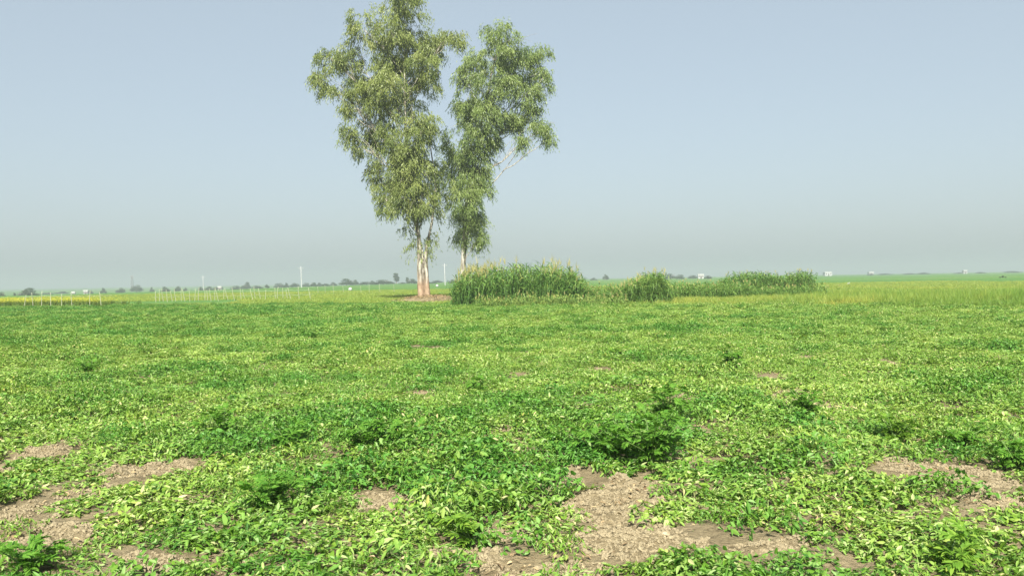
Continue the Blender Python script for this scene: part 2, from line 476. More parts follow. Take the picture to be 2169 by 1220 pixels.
def eucalyptus(px, Yd, lobes, trunk_px, stems, shoots, mat, label, seed, dens):
    r = np.random.default_rng(seed)
    base = at_depth(px, 600, Yd)[0]; bz = float(gheight(base[0], base[1])); base[2] = bz
    s = Yd/FPX                                     # metres per photo pixel at the tree
    root = empty('eucalyptus_tree', base, label=label, category='tree')
    loc = lambda x, y, dy=0.: at_depth(x, y, Yd+dy)[0]-base
    # trunk: fused stems with a flared, ribbed foot
    p = Parts(); axis = None
    for path, r0, r1 in stems:
        P0 = np.array([loc(x, y, d) for x, y, d in path]); P0[0, 2] = -.25
        t = np.linspace(0, 1, len(P0)); tt = np.linspace(0, 1, 26)
        Pp = np.stack([np.interp(tt, t, P0[:, k]) for k in range(3)], 1)
        Pp[1:-1] = (Pp[:-2]+2*Pp[1:-1]+Pp[2:])/4; Pp[1:-1] = (Pp[:-2]+2*Pp[1:-1]+Pp[2:])/4
        rad = r0*(1-tt)+r1*tt; rad = rad*(1+.55*np.exp(-np.maximum(Pp[:, 2], 0)/.8))
        V, F = tube(Pp, rad, 14, True, .16, r); p.add(V, F)
        if axis is None: axis = Pp
    link('trunk', p.mesh('trunk', [bark_m], True), root)
    top = axis[-1]
    # limbs to each leaf mass
    Lp = Parts(); cen = []
    for (lx, ly, rx, ry, *o) in lobes:
        c0 = loc(lx, ly)
        dx = c0[0]-np.interp(c0[2], axis[:, 2], axis[:, 0])
        dep = o[0] if o else r.uniform(-1, 1)*math.sqrt(max(.6, 3.6**2-dx*dx))*.75
        c = loc(lx, ly, dep); cen.append((c, rx*s, ry*s))
        za = max(axis[3, 2], min(top[2], c[2]-1.0-abs(dx)*.9-abs(dep)*.5))
        a = np.array([np.interp(za, axis[:, 2], axis[:, k]) for k in range(3)])
        d = c-a; L = np.linalg.norm(d)
        P0 = bez(a, a+np.array([d[0]*.3, d[1]*.3, d[2]*.5]), a+np.array([d[0]*.75, d[1]*.75, d[2]*.75]), c, 12)
        P0[1:-1] += r.normal(0, .03*L**.5, (10, 3))
        ra = np.interp(za, axis[:, 2], np.linspace(.085, .035, len(axis)))*min(1, .3+.08*L)
        V, F = tube(P0, np.linspace(ra, .022, 12), 7, True, .1, r)
        link('limb', mk_mesh('limb', V, F, [bark_m], True), root)
        for k in range(5):
            i = r.integers(5, 11); a2 = P0[i]
            e = c+r.normal(0, 1, 3)*np.array([rx*s*.55, rx*s*.55, ry*s*.55])
            m_ = (a2+e)/2+np.array([0, 0, .25*np.linalg.norm(e-a2)])
            V, F = tube(bez(a2, m_, m_, e, 6), np.linspace(.02, .006, 6), 4, True, 0, r); Lp.add(V, F)
    # crown: hanging strands of lance-shaped leaves gathered in tufts
    cp = Parts()
    B, D, U, LL, A = [], [], [], [], []
    for c, rx, ry, dn in [(*c3, dens) for c3 in cen]+[(loc(x, y, d), a*s, b_*s, .22) for x, y, a, b_, d in shoots]:
        rz = max(.5, (rx+ry)/2); vol = rx*ry*rz
        nt_ = int(5+10*(rx*ry)**.8)
        tc_ = norm(r.normal(0, 1, (nt_, 3)))*(r.random(nt_)**.42)[:, None]*np.array([rx, rz, ry])*1.0+c
        tone = r.normal(0, .18, nt_)
        ns = max(2, int(dn*(14+22*rx*ry)/nt_*9.0))
        for k in range(nt_):
            R1 = r.uniform(.3, .75)
            st = tc_[k]+norm(r.normal(0, 1, (ns, 3)))*(r.random(ns)**.5)[:, None]*np.array([R1, R1, R1*.8])
            out_ = norm((st-c)*np.array([1, 1, .3])+r.normal(0, .35, (ns, 3)))
            Ls = r.uniform(.35, .95, ns)
            m2 = 9
            for q in range(m2):
                u = (q+r.random(ns))/m2
                pos = st+out_*(Ls*u*.55)[:, None]+np.array([0, 0, 1.])*(Ls*(.18*u-.95*u*u))[:, None]+r.normal(0, .035, (ns, 3))
                d = norm(out_*.45+r.normal(0, .38, (ns, 3))+np.array([0, 0, -1.0]))
                B.append(pos); D.append(d); U.append(r.normal(0, 1, (ns, 3))); LL.append(r.uniform(.15, .27, ns))
                A.append(np.clip(.47+tone[k]+r.normal(0, .11, ns), 0, 1))
    B = np.concatenate(B); D = np.concatenate(D); U = np.concatenate(U); LL = np.concatenate(LL); A = np.concatenate(A)
    V, F, q = leaves(B, D, U, LL, LL*.12, .1, 'diamond')
    cr = link('crown', mk_mesh('crown', V, F, [mat], False, {'lv': np.repeat(A, q)}), root)
    link('twigs', Lp.mesh('twigs', [bark_m], True), cr, kind='stuff')
    return root, len(B)

L1 = [(855,22,46,48),(855,-22,34,30),(772,62,40,46),(870,92,66,50),(958,82,26,20),(920,100,34,26),(700,122,32,24),(675,168,18,20),(738,122,36,30),
      (718,196,50,18),(792,185,50,44),(860,150,52,48),(905,168,32,34,2.2),(812,224,56,30),(738,232,10,14),(745,288,22,26),(778,306,24,30,2.0),
      (896,282,38,46),(830,305,30,52),(798,362,18,40),(815,420,22,36),(882,362,50,48),(872,418,48,40),(900,446,34,18),(930,390,26,54,2.2),(835,380,30,30,2),(855,330,40,40,1.0),
      (820,130,50,40,1.5),(800,270,34,34,2.2),(860,210,36,36,1.5),(830,65,34,30,-1.2),(900,130,34,30,-1.5),(764,170,26,18,2),(830,172,34,30,-2),(868,252,30,30,-1.6),(850,375,34,34,-1.6),(895,410,30,34,-1.4),(845,430,22,22,-.8),(880,325,34,32,-1.8)]
S1 = [(877,520,15,24,-.3),(910,532,14,20,-.4),(862,492,12,14,.4),(915,500,12,16,.3)]
st1 = [([(894,640,0),(890,600,0),(888,550,0),(888,500,0),(874,420,.2),(860,300,.2),(857,200,.2),(856,60,0)], .24, .04),
       ([(906,640,-.15),(904,600,-.1),(902,555,-.05),(903,520,0),(914,480,.2),(925,400,.6),(910,300,1.0)], .20, .04),
       ([(899,640,.2),(897,590,.2),(896,545,.2),(885,490,.5),(868,440,.9),(830,360,1.2)], .2, .04)]
eucalyptus(898, 67, L1, None, st1, S1, euc_leaf('eucalyptus_leaf_olive', .82),
           'tallest eucalyptus with olive drooping crown and pale trunk rising from a soil mound', 11, .85)
L2 = [(1066,82,44,32),(1050,122,54,36),(1135,122,26,28),(1152,165,16,28),(1102,152,44,36),(998,140,28,26),(982,165,14,16),(1040,178,52,34),(1118,198,34,32),
      (984,222,32,32),(1010,242,48,36),(1064,250,34,16),(1112,256,36,16),(1148,268,24,16),(1108,300,5,24),(980,300,40,40),(1012,340,32,46),(978,372,40,38),
      (1022,382,28,36),(984,420,36,38),(1000,452,22,22),(990,490,20,26),(1004,470,20,24,-.6),(978,455,22,24,.4),(1015,505,11,26),(1160,290,8,14),(1082,118,34,30,-1.4),(1066,180,30,26,-1.6),(1020,285,34,32,-1.2),(1000,400,30,34,-1.3),(1030,225,34,28,-1.5),(965,340,22,34,.5),(1130,230,16,14,0),(1078,266,26,12,0),(1050,300,14,16,.3)]
st2 = [([(978,645,0),(979,600,0),(980,560,0),(983,500,0),(990,420,.1),(1003,340,.2),(1020,260,.2),(1040,160,.1),(1058,90,0)], .22, .04),
       ([(982,645,.2),(983,580,.25),(986,520,.3),(1000,400,.5),(1035,300,.6),(1050,285,.2),(1100,279,-.2)], .13, .025)]
eucalyptus(980, 73, L2, None, st2, [(968,500,10,20,.3),(955,300,16,30,.4),(950,360,16,34,.4),(1005,470,14,20,-.5)], euc_leaf('eucalyptus_leaf_grey_green', .74),
           'slimmer grey-green eucalyptus standing behind the tall fodder grass', 12, .88)

# soil mound and litter at the foot of the trees
mc = at_depth(925, 600, 66.5)[0]
th = np.linspace(0, 2*math.pi, 40, endpoint=False); V = []; rr = np.linspace(0, 1, 9)
for q in rr:
    w = 1+.22*np.sin(th*3+1)+.12*np.sin(th*7)
    x = mc[0]+q*3.6*w*np.cos(th)-.4; y = mc[1]+q*3.0*w*np.sin(th)
    V.append(np.stack([x, y, relief(x, y)+.42*(1-q*q)**1.2-.06*q+.08*(fbm(x*3, y*3, 4)-.5)*(1-q)], 1))
V = np.concatenate(V); i = (np.arange(8)[:, None]*40); j = np.arange(40)[None]; j2 = (j+1) % 40
link('soil_mound', mk_mesh('soil_mound', V, [np.stack([i+j, i+j2, i+40+j2, i+40+j], -1).reshape(-1, 4)], [soil_m], True), kind='structure',
     label='low mound of dry soil round the foot of the tallest tree')

# ------------------------------------------------------------------ tall fodder grass and maize-like stands
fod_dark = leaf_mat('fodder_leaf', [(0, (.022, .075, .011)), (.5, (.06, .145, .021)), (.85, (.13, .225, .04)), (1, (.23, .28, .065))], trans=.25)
fod_pale = leaf_mat('fodder_leaf_pale', [(0, (.06, .13, .025)), (.5, (.12, .21, .04)), (.85, (.20, .27, .06)), (1, (.32, .31, .09))], trans=.28)
fod_mid = leaf_mat('reed_leaf', [(0, (.03, .09, .014)), (.5, (.075, .16, .024)), (.85, (.14, .235, .042)), (1, (.24, .28, .065))], trans=.28)
tassel_m = leaf_mat('seed_head', [(0, (.20, .21, .06)), (.5, (.29, .28, .10)), (1, (.38, .36, .16))], trans=.3)

def stand(name, spots, H, hv, mat, label, cat, lean=.0, heads=0.0, nl=9, ll=.75, lw=.022, seed=1, hl=.45):
    r = np.random.default_rng(seed); n = len(spots)
    c = np.array([spots[:, 0].mean(), spots[:, 1].mean()]); bz = float(gheight(c[0], c[1]))
    root = empty(name, (c[0], c[1], bz), label=label, category=cat)
    x, y = spots[:, 0]-c[0], spots[:, 1]-c[1]; z = gheight(spots[:, 0], spots[:, 1])-bz
    Hh = H(spots)*r.uniform(1-hv, 1+hv*.4, n) if callable(H) else H*r.uniform(1-hv, 1+hv*.4, n)
    b0 = np.stack([x, y, z-.03], 1); ld = np.stack([r.normal(lean, .1, n), r.normal(0, .1, n), np.zeros(n)], 1)
    S = Parts()
    V, F, q = leaves(b0, np.array([0, 0, 1.])+ld, r.normal(0, 1, (n, 3)), Hh, .014, .0, 'blade'); S.add(V, F, np.repeat(r.uniform(.3, .85, n), q))
    V, F, q = leaves(b0, np.array([0, 0, 1.])+ld, r.normal(0, 1, (n, 3)), Hh, .014, .0, 'blade'); S.add(V, F, np.repeat(r.uniform(.3, .85, n), q))
    st = link('stalks', S.mesh('stalks', [mat]), root, kind='stuff')
    P_ = Parts()
    for k in range(nl):
        u = (k+.4+r.random(n)*.6)/nl*.95+.03
        a = r.random(n)*6.283; el = r.uniform(.5, 1.9, n)
        d = np.stack([np.cos(a), np.sin(a), el], 1)+ld*1.5
        L = ll*r.uniform(.6, 1.25, n)*(1-.3*u)
        V, F, q = leaves(b0+(np.array([0, 0, 1.])+ld)*(Hh*u*.92)[:, None], d, np.tile([[0, 0, 1.]], (n, 1))+r.normal(0, .4, (n, 3)), L, lw*r.uniform(.7, 1.2, n), r.uniform(.3, 1.1, n), 'blade')
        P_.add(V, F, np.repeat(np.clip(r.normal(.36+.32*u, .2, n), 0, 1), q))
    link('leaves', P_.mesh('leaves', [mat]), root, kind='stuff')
    if heads:
        T = Parts(); pick = r.random(n) < (heads(spots) if callable(heads) else heads); m_ = pick.sum()
        tp = (b0+(np.array([0, 0, 1.])+ld)*(Hh*.96)[:, None])[pick]
        for k in range(8):
            d = np.stack([r.normal(0, .22, m_), r.normal(0, .22, m_), np.ones(m_)], 1)
            V, F, q = leaves(tp, d, r.normal(0, 1, (m_, 3)), hl*r.uniform(.5, 1.15, m_), .011, r.uniform(0, .25, m_), 'blade')
            T.add(V, F, np.repeat(np.clip(r.normal(.5, .25, m_), 0, 1), q))
        link('seed_heads', T.mesh('seed_heads', [tassel_m]), root, kind='stuff')
    return root

def spots_in(px0, px1, Y0, Y1, dens, f=None, r=rng):
    xa, xb = (px0-W0/2)/FPX, (px1-W0/2)/FPX
    Ym = (Y0+Y1)/2; n = int((xb-xa)*Ym*(Y1-Y0)*dens)
    y = r.uniform(Y0, Y1, n); x = r.uniform(xa, xb, n)*Ym
    edge = (fbm(x*1.3, y*1.3, 88, 3)-.5)*1.4
    u = (x-xa*Ym)/((xb-xa)*Ym)
    k = (np.minimum(u, 1-u)*(xb-xa)*Ym+edge > .1) & (np.minimum(y-Y0, Y1-y)+edge > .1)
    return np.stack([x[k], y[k]], 1)

s1 = spots_in(958, 1238, 50.5, 55.5, 26)
def h1(s):
    px = s[:, 0]/52.5*FPX+W0/2
    return np.interp(px, [955, 985, 1020, 1120, 1180, 1205, 1240], [1.4, 2.15, 2.5, 2.4, 2.5, 2.3, 1.5])+(fbm(s[:, 0]*1.1, s[:, 1], 5)-.5)*.9
def t1(s):
    px = s[:, 0]/52.5*FPX+W0/2
    return np.interp(px, [955, 975, 1000, 1060, 1100, 1150, 1175, 1210, 1240], [.03, .25, .4, .22, .03, .03, .22, .1, .02])
stand('fodder_grass_stand', s1, h1, .3, fod_dark, 'tall dark green fodder grass stand with yellow seed heads, beside the two trees', 'tall grass', 0, t1, 12, 1.0, .024, 21, .6)
s2 = spots_in(1285, 1408, 50.0, 54.0, 34)
def h2(s):
    px = s[:, 0]/51.5*FPX+W0/2
    return np.interp(px, [1285, 1330, 1370, 1395, 1405], [.7, 1.45, 2.0, 1.9, 1.2])
stand('reed_clump', s2, h2, .22, fod_mid, 'small rounded feathery reed clump with arching tips leaning right', 'tall grass', .16, .08, 14, 1.0, .018, 22, .4)
s3 = spots_in(1533, 1724, 60.5, 64.5, 22)
def h3(s):
    px = s[:, 0]/62.5*FPX+W0/2
    return np.interp(px, [1530, 1560, 1620, 1655, 1690, 1712, 1726], [1.2, 1.95, 1.9, 1.55, 2.0, 1.85, 1.0])
stand('fodder_grass_stand', s3, h3, .15, fod_dark, 'farther dark green fodder grass stand with ragged dipped top, right of the reed clump', 'tall grass', 0, .03, 11, .75, .026, 23, .3)
s4 = np.concatenate([spots_in(1200, 1420, 51.5, 56.5, 26), spots_in(1390, 1580, 54, 59.5, 26)])
stand('young_maize_stand', s4, lambda s: 1.12+(fbm(s[:, 0]*.8, s[:, 1], 6)-.5)*.6, .25, fod_mid, 'low pale yellow-green maize stand between the fodder grass stands', 'maize', 0, .1, 8, .5, .024, 24, .22)
s5 = np.concatenate([spots_in(1000, 1330, 48.3, 51, 18), spots_in(1480, 1745, 56.5, 61.5, 22)])
stand('young_maize_stand', s5[s5[:, 1] < 52], lambda s: .62+(fbm(s[:, 0]*.9, s[:, 1], 7)-.5)*.7, .25, fod_pale, 'knee-high yellow-green shoots growing in front of the tall fodder grass stand', 'tall grass', 0, .12, 8, .5, .022, 25, .25)
stand('young_maize_stand', s5[s5[:, 1] > 52], lambda s: .9+(fbm(s[:, 0]*.9, s[:, 1], 7)-.5)*.5, .25, fod_mid, 'waist-high pale green shoots growing in front of the farther fodder grass stand', 'tall grass', 0, .05, 8, .5, .022, 26, .22)

# ------------------------------------------------------------------ grasses on the field margins
grass_m = leaf_mat('grass_blade', [(0, (.08, .155, .02)), (.5, (.16, .245, .033)), (1, (.26, .31, .065))],
                   tint=[(0, (.55, .8, .6)), (.5, (1, 1, 1)), (.75, (1.5, 1.15, 1.2)), (1, (1.9, 1.3, 1.7))], trans=.3)
def tuft(n, rad, h, w):
    a = rng.random(n)*6.283; r = rad*np.sqrt(rng.random(n))
    c = np.stack([r*np.cos(a), r*np.sin(a), np.zeros(n)], 1)
    d = np.stack([rng.normal(0, .32, n), rng.normal(0, .32, n), np.ones(n)], 1)
    p = Parts(); V, F, q = leaves(c, d, rng.normal(0, 1, (n, 3)), h*rng.uniform(.45, 1.1, n), w, rng.uniform(0, .5, n), 'blade')
    p.add(V, F, np.repeat(np.clip(rng.normal(.5, .22, n), 0, 1), q)); return p.mesh('grass_tuft', [grass_m])
tufts = [tuft(60, .22, .55, .007) for k in range(6)]
gxx, gyy = poisson(0, 9, -60, 60, 24, 92)
bd = bound(gxx); off = gyy-bd
wid = np.interp(gxx, [-60, -8, -2, 4, 12, 25, 60], [1.5, 2.5, 2, 7, 13, 17, 20])
k = (off > -1.2) & (off < wid) & (rng.random(len(gxx)) < .9) & (np.hypot((gxx-mc[0])/3.2, (gyy-mc[1])/3.0) > 1) & (np.abs(gxx) < gyy*.74+2)
gxx, gyy, off = gxx[k], gyy[k], off[k]; n = len(gxx)
hh = np.interp(gxx, [-60, -4, 6, 14, 20, 40], [.3, .35, .4, .45, .75, .85])*(.55+.9*fbm(gxx*.5, gyy*.5, 61))*np.interp(off, [-1.2, .5, 3], [.4, .6, 1])
dry = np.interp(gxx, [-60, 5, 10, 16, 22, 40], [.4, .42, .6, .46, .26, .2])+(fbm(gxx*.4, gyy*.4, 62)-.5)*.7+rng.normal(0, .1, n)
scatter('margin_grass', tufts, np.stack([gxx, gyy, gheight(gxx, gyy)-.02], 1), np.stack([rng.normal(0, .1, n), rng.normal(0, .1, n), rng.random(n)*6.28], 1),
        np.stack([np.ones(n)*1.1, np.ones(n)*1.1, hh/.55], 1), np.clip(dry, 0, 1), 'straw and green grass along the field margin')

# wheat-like far crop rows near enough to show texture
wx, wy = poisson(0, 2.2, -75, 75, 52, 150)
k = (wy > bound(wx)+np.interp(wx, [-60, -8, -2, 4, 12, 25, 60], [1.2, 5, 5, 10, 14, 18, 20])) & (np.abs(wx) < wy*.66+3) & (np.hypot((wx-mc[0])/4, (wy-mc[1])/4) > 1)
wx, wy = wx[k], wy[k]
must = (wx < -22-.25*(wy-66)) & (wy < 84) & (wy > bound(wx)+2)
k2 = ~must & ((wy < 95) | (rng.random(len(wx)) < .5)); n = k2.sum()
scatter('field_crop', [tuft(46, .45, .32, .011) for k in range(4)], np.stack([wx[k2], wy[k2], gheight(wx[k2], wy[k2])], 1),
        np.stack([np.zeros(n), np.zeros(n), rng.random(n)*6.28], 1), np.stack([np.full(n, 1.3), np.full(n, 1.3), rng.uniform(.6, 1.1, n)], 1),
        np.clip(.58+(fbm(wx[k2]*.15, wy[k2]*.3, 64)-.5)*.4, 0, 1), 'short green crop in the field behind the trees')
# mustard
must_m = leaf_mat('mustard_flower', [(0, (.06, .12, .02)), (.45, (.12, .18, .02)), (.55, (.36, .38, .025)), (1, (.50, .50, .035))], trans=.25)
def mustard():
    p = Parts(); n = 40
    c = np.stack([rng.normal(0, .2, n), rng.normal(0, .2, n), np.zeros(n)], 1); d = np.stack([rng.normal(0, .25, n), rng.normal(0, .25, n), np.ones(n)], 1)
    V, F, q = leaves(c, d, rng.normal(0, 1, (n, 3)), rng.uniform(.3, .7, n), .02, .1, 'blade'); p.add(V, F, np.repeat(rng.uniform(0, .4, n), q))
    n = 70; c = np.stack([rng.normal(0, .25, n), rng.normal(0, .25, n), rng.uniform(.4, .78, n)], 1); a = rng.random(n)*6.28
    V, F, q = leaves(c, np.stack([np.cos(a), np.sin(a), rng.normal(.3, .3, n)], 1), np.tile([[0, 0, 1.]], (n, 1)), .07, .025, .1, 'diamond'); p.add(V, F, np.repeat(rng.uniform(.6, 1, n), q))
    return p.mesh('mustard_tuft', [must_m])
mx, my = poisson(0, 5, -62, -20, 64, 86)
k = (mx < -24-.9*(my-70)*0-np.maximum(0, 0)) & (my > bound(mx)+2.2) & (my < bound(mx)+np.interp(mx, [-62, -35, -24], [8, 4.5, .3])) & (np.abs(mx) < my*.66+3)
mx, my = mx[k], my[k]; n = len(mx)
scatter('mustard_crop', [mustard() for k in range(4)], np.stack([mx, my, gheight(mx, my)], 1), np.stack([np.zeros(n), np.zeros(n), rng.random(n)*6.28], 1),
        rng.uniform(.8, 1.1, n), np.full(n, .5), 'strip of yellow flowering mustard at the left field edge')

# ------------------------------------------------------------------ stakes
stake_m = plain('weathered_stake', (.30, .32, .21), .8, .25, 3)
def stake_mesh(h, seed):
    r = np.random.default_rng(seed); t = np.linspace(0, 1, 6)
    P_ = np.stack([np.cumsum(r.normal(0, .012, 6)), np.cumsum(r.normal(0, .012, 6)), -.1+(h+.1)*t], 1)
    V, F = tube(P_, np.linspace(.028, .018, 6), 6, True, .15, r); return mk_mesh('stake', V, F, [stake_m], True)
stakes = [stake_mesh(h, i) for i, h in enumerate((1.05, 1.2, 1.3, 1.15))]
def place_stake(px, py, lean, label, group, k):
    Yd = CAM_H*FPX/(py-horizon(px)); p = at_depth(px, py, Yd)[0]
    o = link('stake', stakes[k % 4], None, label=label, category='stake', group=group)
    o.location = (p[0], p[1], float(gheight(p[0], p[1]))); o.rotation_euler = (rng.normal(0, .04), lean, rng.random()*.3)
ORD = ('first second third fourth fifth sixth seventh eighth ninth tenth eleventh twelfth thirteenth fourteenth fifteenth sixteenth seventeenth eighteenth nineteenth twentieth '
       'twenty-first twenty-second twenty-third twenty-fourth twenty-fifth twenty-sixth twenty-seventh twenty-eighth twenty-ninth thirtieth thirty-first thirty-second').split()
for i, (x, ln) in enumerate([(50, .22), (70, -.05), (88, .03), (108, .0), (130, .02), (152, -.03), (190, .05), (215, -.1)]):
    place_stake(x, 652-x*.008, ln, ORD[i]+' thin stake from the left in the row before the yellow mustard', 'stakes before the mustard', i)
row = [330,338,346,355,365,372,384,392,402,412,420,434,440,447,455,463,474,483,497,511,518,536,541,552,562,583,587,600,609,616,634,658]
for i, x in enumerate(row):
    place_stake(x, 640-(x-330)*.018+rng.uniform(-1.5, 2), rng.normal(-.06, .1), ''+ORD[i]+' thin stake from the left in the crowded row left of the tallest tree', 'crowded row of stakes', i)
for i, x in enumerate([674, 689, 707, 728, 765, 782, 805, 835]):
    place_stake(x, 622-(x-674)*.012, rng.normal(-.05, .06), ORD[i]+' thin stake from the left in the sparse far row before the pointed far tree', 'sparse far row of stakes', i)

def wire(pts, hgt, label):
    P_ = []
    for x, y in pts:
        q = at_depth(x, y, CAM_H*FPX/(y-horizon(x)))[0]; P_.append((q[0], q[1], float(gheight(q[0], q[1]))+hgt))
    P_ = np.array(P_); mid = (P_[:-1]+P_[1:])/2; mid[:, 2] -= .05
    A_ = np.empty((len(P_)*2-1, 3)); A_[::2] = P_; A_[1::2] = mid
    V, F = tube(A_, np.full(len(A_), .010), 4); link('fence_wire', mk_mesh('fence_wire', V, F, [stake_m], True), None, label=label, category='wire')
wire([(x, 640-(x-330)*.018) for x in range(326, 664, 24)], .95, 'upper wire strung along the crowded row of stakes')
wire([(x, 640-(x-330)*.018) for x in range(326, 664, 24)], .5, 'lower wire strung along the crowded row of stakes')
wire([(x, 652-x*.008) for x in range(46, 240, 24)], .9, 'wire strung along the stakes before the yellow mustard')

# ------------------------------------------------------------------ power poles
conc = plain('pole_concrete', (.36, .37, .36), .8, .12, 2); steel = plain('pole_steel', (.25, .26, .27), .6, .1, 3)
def pole(px, top, bot, Yd, label, mt, kind):
    p = at_depth(px, bot, Yd)[0]; z = float(gheight(p[0], p[1])); Hh = (bot-top)*Yd/FPX
    root = empty('power_pole', (p[0], p[1], z), label=label, category='pole', group='power poles across the fields')
    root.rotation_euler = (0, R(-1.2), rng.random()*.6-.3)
    V, F = tube([(0, 0, -.5), (0, 0, Hh*.5), (0, 0, Hh)], [.17, .14, .10], 8); link('shaft', mk_mesh('shaft', V, F, [mt], True), root)
    arm = Parts(); V, F = box(-.85, .85, -.06, .06, Hh-.75, Hh-.6); arm.add(V, F); a = link('cross_arm', arm.mesh('cross_arm', [steel]), root)
    for q in (-.75, 0, .75):
        V, F = tube([(q, 0, Hh-.6), (q, 0, Hh-.45), (q, 0, Hh-.3)], [.05, .08, .04], 6); link('insulator', mk_mesh('insulator', V, F, [conc], True), a)
pole(639, 563, 608, 300, 'pale power pole second nearest the tallest tree, left of it', conc, 0)
pole(943, 558, 604, 290, 'pale power pole standing between the two eucalyptus trunks', conc, 0)
pole(431, 577, 610, 420, 'faint pale power pole left of the crowded stakes middle', conc, 0)
# lattice mast
def mast(px, top, bot, Yd):
    p = at_depth(px, bot, Yd)[0]; z = float(gheight(p[0], p[1])); Hh = (bot-top)*Yd/FPX
    root = empty('lattice_mast', (p[0], p[1], z), label='dark grey lattice mast rising above a far tree at left', category='mast')
    L_ = Parts()
    for sx_ in (-1, 1):
        for sy_ in (-1, 1):
            V, F = tube([(sx_*.9, sy_*.9, -.5), (sx_*.45, sy_*.45, Hh)], [.12, .1], 4)
            link('leg', mk_mesh('leg', V, F, [steel]), root)
    nb = 9
    for k in range(nb):
        z0, z1 = Hh*k/nb, Hh*(k+1)/nb; w0, w1 = .9-.45*k/nb, .9-.45*(k+1)/nb
        for sy_ in (-1, 1):
            for a, b_ in ((-1, 1), (1, -1)):
                V, F = tube([(a*w0, sy_*w0, z0), (b_*w1, sy_*w1, z1)], [.06, .06], 4); L_.add(V, F)
                V, F = tube([(sy_*w0, a*w0, z0), (sy_*w1, b_*w1, z1)], [.06, .06], 4); L_.add(V, F)
    link('bracing', L_.mesh('bracing', [steel]), root)
    for k in range(3):
        a = k*2.1; V, F = box(-.22, .22, -.1, .1, Hh-2.4, Hh-.2); V[:, 0] += .85*math.cos(a); V[:, 1] += .85*math.sin(a)
        link('antenna', mk_mesh('antenna', V, F, [steel]), root)
mast(280, 577, 612, 640)

# ------------------------------------------------------------------ far trees
fart_m = leaf_mat('far_foliage', [(0, (.022, .042, .018)), (.5, (.04, .068, .026)), (1, (.075, .10, .036))], trans=.15)
fbark = plain('far_bark', (.16, .12, .09))
def far_tree_proto(seed, shape):
    r = np.random.default_rng(seed)
    root = bpy.data.objects.new('far_tree', None); COL.objects.link(root)
    t = Parts(); hs = .18 if shape != 'tall' else .12
    V, F = tube([(0, 0, -.05), (.02, 0, hs), (0, .01, .55)], [.035, .028, .01], 6); t.add(V, F)
    for k in range(6):
        a = r.random()*6.28; e = np.array([.34*math.cos(a), .34*math.sin(a), r.uniform(.45, .8)])
        if shape == 'tall': e[:2] *= .5
        s_ = np.array([.0, 0, hs+.02*k]); V, F = tube(bez(s_, s_+[0, 0, .15], e-[0, 0, .1], e, 5), np.linspace(.018, .005, 5), 4); t.add(V, F)
    link('trunk', t.mesh('trunk', [fbark], True), root)
    nb = 24; P_ = []
    for k in range(nb):
        a = r.random()*6.28; q = r.random()**.5
        if shape == 'tall': c = np.array([.16*q*math.cos(a), .16*q*math.sin(a), r.uniform(.25, .92)]); R1 = r.uniform(.1, .17)*(1.15-.6*c[2])
        else: c = np.array([.38*q*math.cos(a), .38*q*math.sin(a), .16+.62*(1-q*q)*r.uniform(.15, 1.1)+.08*r.random()]); R1 = r.uniform(.15, .23)
        P_.append(c+norm(r.normal(0, 1, (190, 3)))*(r.random(190)**.4)[:, None]*R1*np.array([1.1, 1.1, .85]))
    P_ = np.concatenate(P_); n = len(P_)
    V, F, q = leaves(P_, r.normal(0, 1, (n, 3)), r.normal(0, 1, (n, 3)), r.uniform(.03, .06, n), .016, .1, 'diamond')
    link('crown', mk_mesh('crown', V, F, [fart_m], False, {'lv': np.repeat(np.clip(r.normal(.5, .22, n), 0, 1), q)}), root)
    return root
protos = [far_tree_proto(i, 'round') for i in range(4)] + [far_tree_proto(9, 'tall')]
used = [0]*5
def far_tree(px, w, top, bot, label, kind=None, Yd=None):
    Yd = Yd or 520+60*math.sin(px*1.7); k = 4 if kind == 'tall' else int(px) % 4
    p = at_depth(px, bot, Yd)[0]; z = float(gheight(p[0], p[1])); s = Yd/FPX
    o = protos[k] if not used[k] else copy_tree(protos[k]); used[k] = 1
    # the foot stands on the ground; the height keeps the treetop where the photograph shows it
    Hh = at_depth(px, top, Yd)[0][2]-z
    o.location = (p[0], p[1], z); w = w*(1.0 if kind == 'tall' else 1.22)
    o.scale = (w*s/(.5 if kind == 'tall' else 1.0), w*s/(.5 if kind == 'tall' else 1.0), Hh/1.0)
    o.rotation_euler = (0, 0, rng.random()*6.28)
    o['label'] = label; o['category'] = 'tree'; o['group'] = 'far trees along the horizon'
